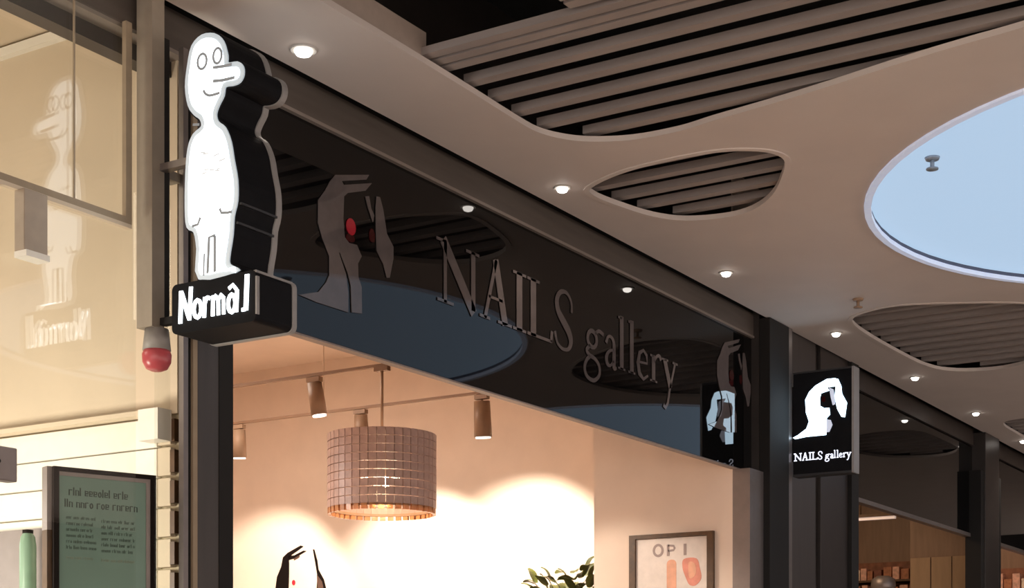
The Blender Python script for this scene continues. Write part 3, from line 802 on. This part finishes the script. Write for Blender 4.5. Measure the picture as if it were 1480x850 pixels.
prism('nail_print', M_CORAL, smooth_pts([(4.46, 2.515), (4.37, 2.515), (4.345, 2.45), (4.335, 2.385), (4.375, 2.34), (4.42, 2.345), (4.45, 2.40), (4.47, 2.46)], 4, True), GF, .012, .0135, t)
prism('nail_print', M_CORAL2, smooth_pts([(4.425, 2.49), (4.38, 2.48), (4.375, 2.41), (4.42, 2.39)], 4, True), GF, .0135, .0145, t)

# tall plant behind the nib
plant = empty('potted_tree', (9.55, 5.6, 0), 'olive leafed potted tree at the corner of the salon wall', 'plant')
lathe('pot', M_POT, [(.14, 0), (.19, .38), (.20, .40), (.17, .40), (.16, .34), (.0, .34)], (9.55, 5.6, 0), 24, plant)
bm = bmesh.new()
tube_bm(bm, (9.55, 5.6, .34), (9.56, 5.58, 1.5), .022, .016, 10); tube_bm(bm, (9.56, 5.58, 1.5), (9.55, 5.56, 2.35), .016, .007, 10)
keep(done('stem', bm, M_STEM, None, True), plant)
r = random.Random(11)
bm = bmesh.new()
cols = [-.5, -.25, 0, .25, .5, .75, 1.0]
row = []
for i, q in enumerate(cols):
    wd = .032 * math.cos((q - .2) * 1.55) + .001; x = (q + .5) * .085
    row.append([bm.verts.new((x, -wd, .012 * math.sin(q * 3))), bm.verts.new((x, 0, -.006 + .012 * math.sin(q * 3))), bm.verts.new((x, wd, .012 * math.sin(q * 3)))])
for A_, B_ in zip(row, row[1:]):
    for e in (0, 1): bm.faces.new((A_[e], A_[e + 1], B_[e + 1], B_[e]))
bmesh.ops.recalc_face_normals(bm, faces=bm.faces)
me_leaf = bpy.data.meshes.new('leaf'); bm.to_mesh(me_leaf); bm.free(); me_leaf.materials.append(M_LEAF)
for i in range(290):
    th = r.uniform(0, 2 * math.pi); rr = .30 * math.sqrt(r.random()); h = r.uniform(1.95, 2.56 - .4 * rr)
    # crown leans back against the nib; two tufts stand higher
    y = 5.50 + rr * math.sin(th) * 1.05; x = 9.62 + rr * math.cos(th) * .75
    if abs(y - 5.6) < .06 and h > 2.45: h -= .12
    y = max(y, 5.31)
    o = link('leaf', me_leaf, None, plant); o.location = (x - 9.55, y - 5.6, h)
    o.rotation_euler = (r.uniform(-.6, .6), r.uniform(-.9, .3), th + r.uniform(-.7, .7)); s = r.uniform(.7, 1.15); o.scale = (s, s, s)

# ------------------------------------------------------------------ far shop
struct(box('wall_far_shop', M_BROWNWALL, 15.6, 15.7, 4.2, 9.6, 0, 5.0))
nb3 = struct(box('wall_far_nib', M_BROWNWALL, 14.95, 15.6, 4.15, 4.78, 0, 5.0))
for i in range(3): keep(box('lit_veneer_panel', M_TAN, 14.93, 14.95, 4.165 + .205 * i, 4.36 + .205 * i, 0, 2.97, None, .003), nb3)  # paler wood, with the light on the lower nib painted in
struct(box('wall_far_back', M_BROWNWALL, 10.1, 15.6, 7.6, 7.7, 0, 5.0))
struct(box('trim_11', M_BROWNWALL, 10.1, 22, 4.2, 9.6, 4.0, 4.05))
struct(box('floor_far_shop', M_SHOPFLOOR, 10.1, 22, 4.1, 9.7, -.1, 0))
bar = empty('linear_lamp', (14.0, 4.9, 3.27), 'slim white linear lamp hanging in the far brown shop', 'lamp')
M_BARLIT = mat('bar_diffuser', (.8, .7, .65), .5, emit=(.75, .55, .45), estr=.55)
box('diffuser', M_BARLIT, 14.0, 14.04, 4.62, 5.03, 3.26, 3.285, bar)
box('housing', M_WOOD, 13.99, 14.05, 4.61, 5.04, 3.285, 3.31, bar)
for y in (4.7, 4.95): tube('suspension_rod', M_WOOD, (14.02, y, 3.31), (14.02, y, 4.0), .005, None, 8, bar)

M_G = [mat('goods_%s' % n, c, .5, var=.25, scale=30) for n, c in (('rust', (.42, .16, .07)), ('salmon', (.75, .42, .30)), ('cream', (.80, .62, .46)), ('maroon', (.20, .06, .03)), ('navy', (.07, .06, .11)))]
shelf = empty('wall_shelf', (15.4, 5.1, 0), 'dark wall shelving with small goods in the far brown shop', 'shelf')
for z in (2.62, 2.80): box('shelf_board', M_WOOD, 15.3, 15.6, 4.8, 5.9, z - .02, z, shelf)
for y in (4.8, 5.88): box('upright', M_WOOD, 15.32, 15.6, y, y + .02, 0, 3.12, shelf)
box('back_board', mat('rust_backboard', (.26, .10, .05), .6, var=.3, scale=14), 15.57, 15.6, 4.82, 5.88, 2.4, 3.0, shelf)
r = random.Random(5)
shade = {0: 'rust', 1: 'salmon', 2: 'cream', 3: 'maroon', 4: 'navy'}
ORD = ['leftmost', 'second', 'third', 'fourth', 'fifth', 'sixth', 'seventh', 'eighth', 'ninth', 'tenth']


def goods(x0, x1, ya, yb, z, seq, hs_, place, group):
    """a row of small boxes on one board; labels count from the left as seen from the passage"""
    row = []; y = ya
    for k, ci in enumerate(seq):
        wd = r.uniform(*hs_[0])
        if y + wd > yb: break
        row.append((box('goods_box', M_G[ci], x0, x1, y, y + wd, z, z + r.uniform(*hs_[1]), None, .004), ci)); y += wd + r.uniform(.008, .02)
    for i, (o, ci) in enumerate(reversed(row)):
        tag(o, '%s box, %s on the %s' % (shade[ci], ORD[i] if i == 0 else ORD[i] + ' from the left', place), 'box', group)


goods(15.34, 15.46, 4.84, 5.56, 2.62, (0, 1, 0, 2, 0, 1, 1, 0, 2, 0), ((.05, .085), (.08, .14)), 'lower shelf of the far brown shop', 'goods on the lower far shelf')
goods(15.34, 15.46, 4.84, 5.56, 2.80, (4, 0, 1, 0, 3, 0, 1, 2, 0, 1), ((.05, .085), (.09, .15)), 'upper shelf of the far brown shop', 'goods on the upper far shelf')
t = empty('round_tin', (14.6, 5.05, 2.72), 'grey round tin on a stand before the far shelving', 'tin')
lathe('body', M_TAG, [(.0, 0), (.10, .01), (.12, .06), (.11, .13), (.06, .16), (.0, .165)], (14.6, 4.93, 2.62), 24, t)
tube('stand', M_WOOD, (14.6, 4.93, 0), (14.6, 4.93, 2.63), .03, None, 12, t)
box('tray', M_G[2], 14.45, 14.75, 4.80, 5.08, 2.60, 2.62, t)

# end shop beyond the last post
w5 = struct(box('wall_end_shop', M_BROWNWALL, 18.5, 18.6, 4.2, 7.6, 0, 5.0))
t = empty('end_shelf', (18.2, 4.9, 0), 'dark shelving with goods at the right edge of the photo', 'shelf')
for z in (2.55, 2.85): box('shelf_board', M_WOOD, 18.2, 18.5, 4.3, 5.6, z - .02, z, t)
for y in (4.3, 5.58): box('upright', M_WOOD, 18.22, 18.5, y, y + .02, 0, 3.12, t)
box('back_board', MATS['rust_backboard'], 18.47, 18.5, 4.32, 5.58, 2.4, 3.12, t)
goods(18.22, 18.36, 4.36, 4.95, 2.55, (1, 0, 1, 2, 0, 1, 0), ((.06, .09), (.12, .2)), 'lower shelf at the right photo edge', 'goods on the lower end shelf')
goods(18.22, 18.36, 4.36, 4.95, 2.85, (0, 2, 1, 0, 1, 0, 1), ((.06, .09), (.12, .2)), 'upper shelf at the right photo edge', 'goods on the upper end shelf')
lamp('store_fill', 'AREA', (17.0, 5.2, 3.9), 14, (1.0, 0.66, 0.42), (18.4, 4.9, 2.4), .6)  # added ambient fill for the end shop, no fixture built
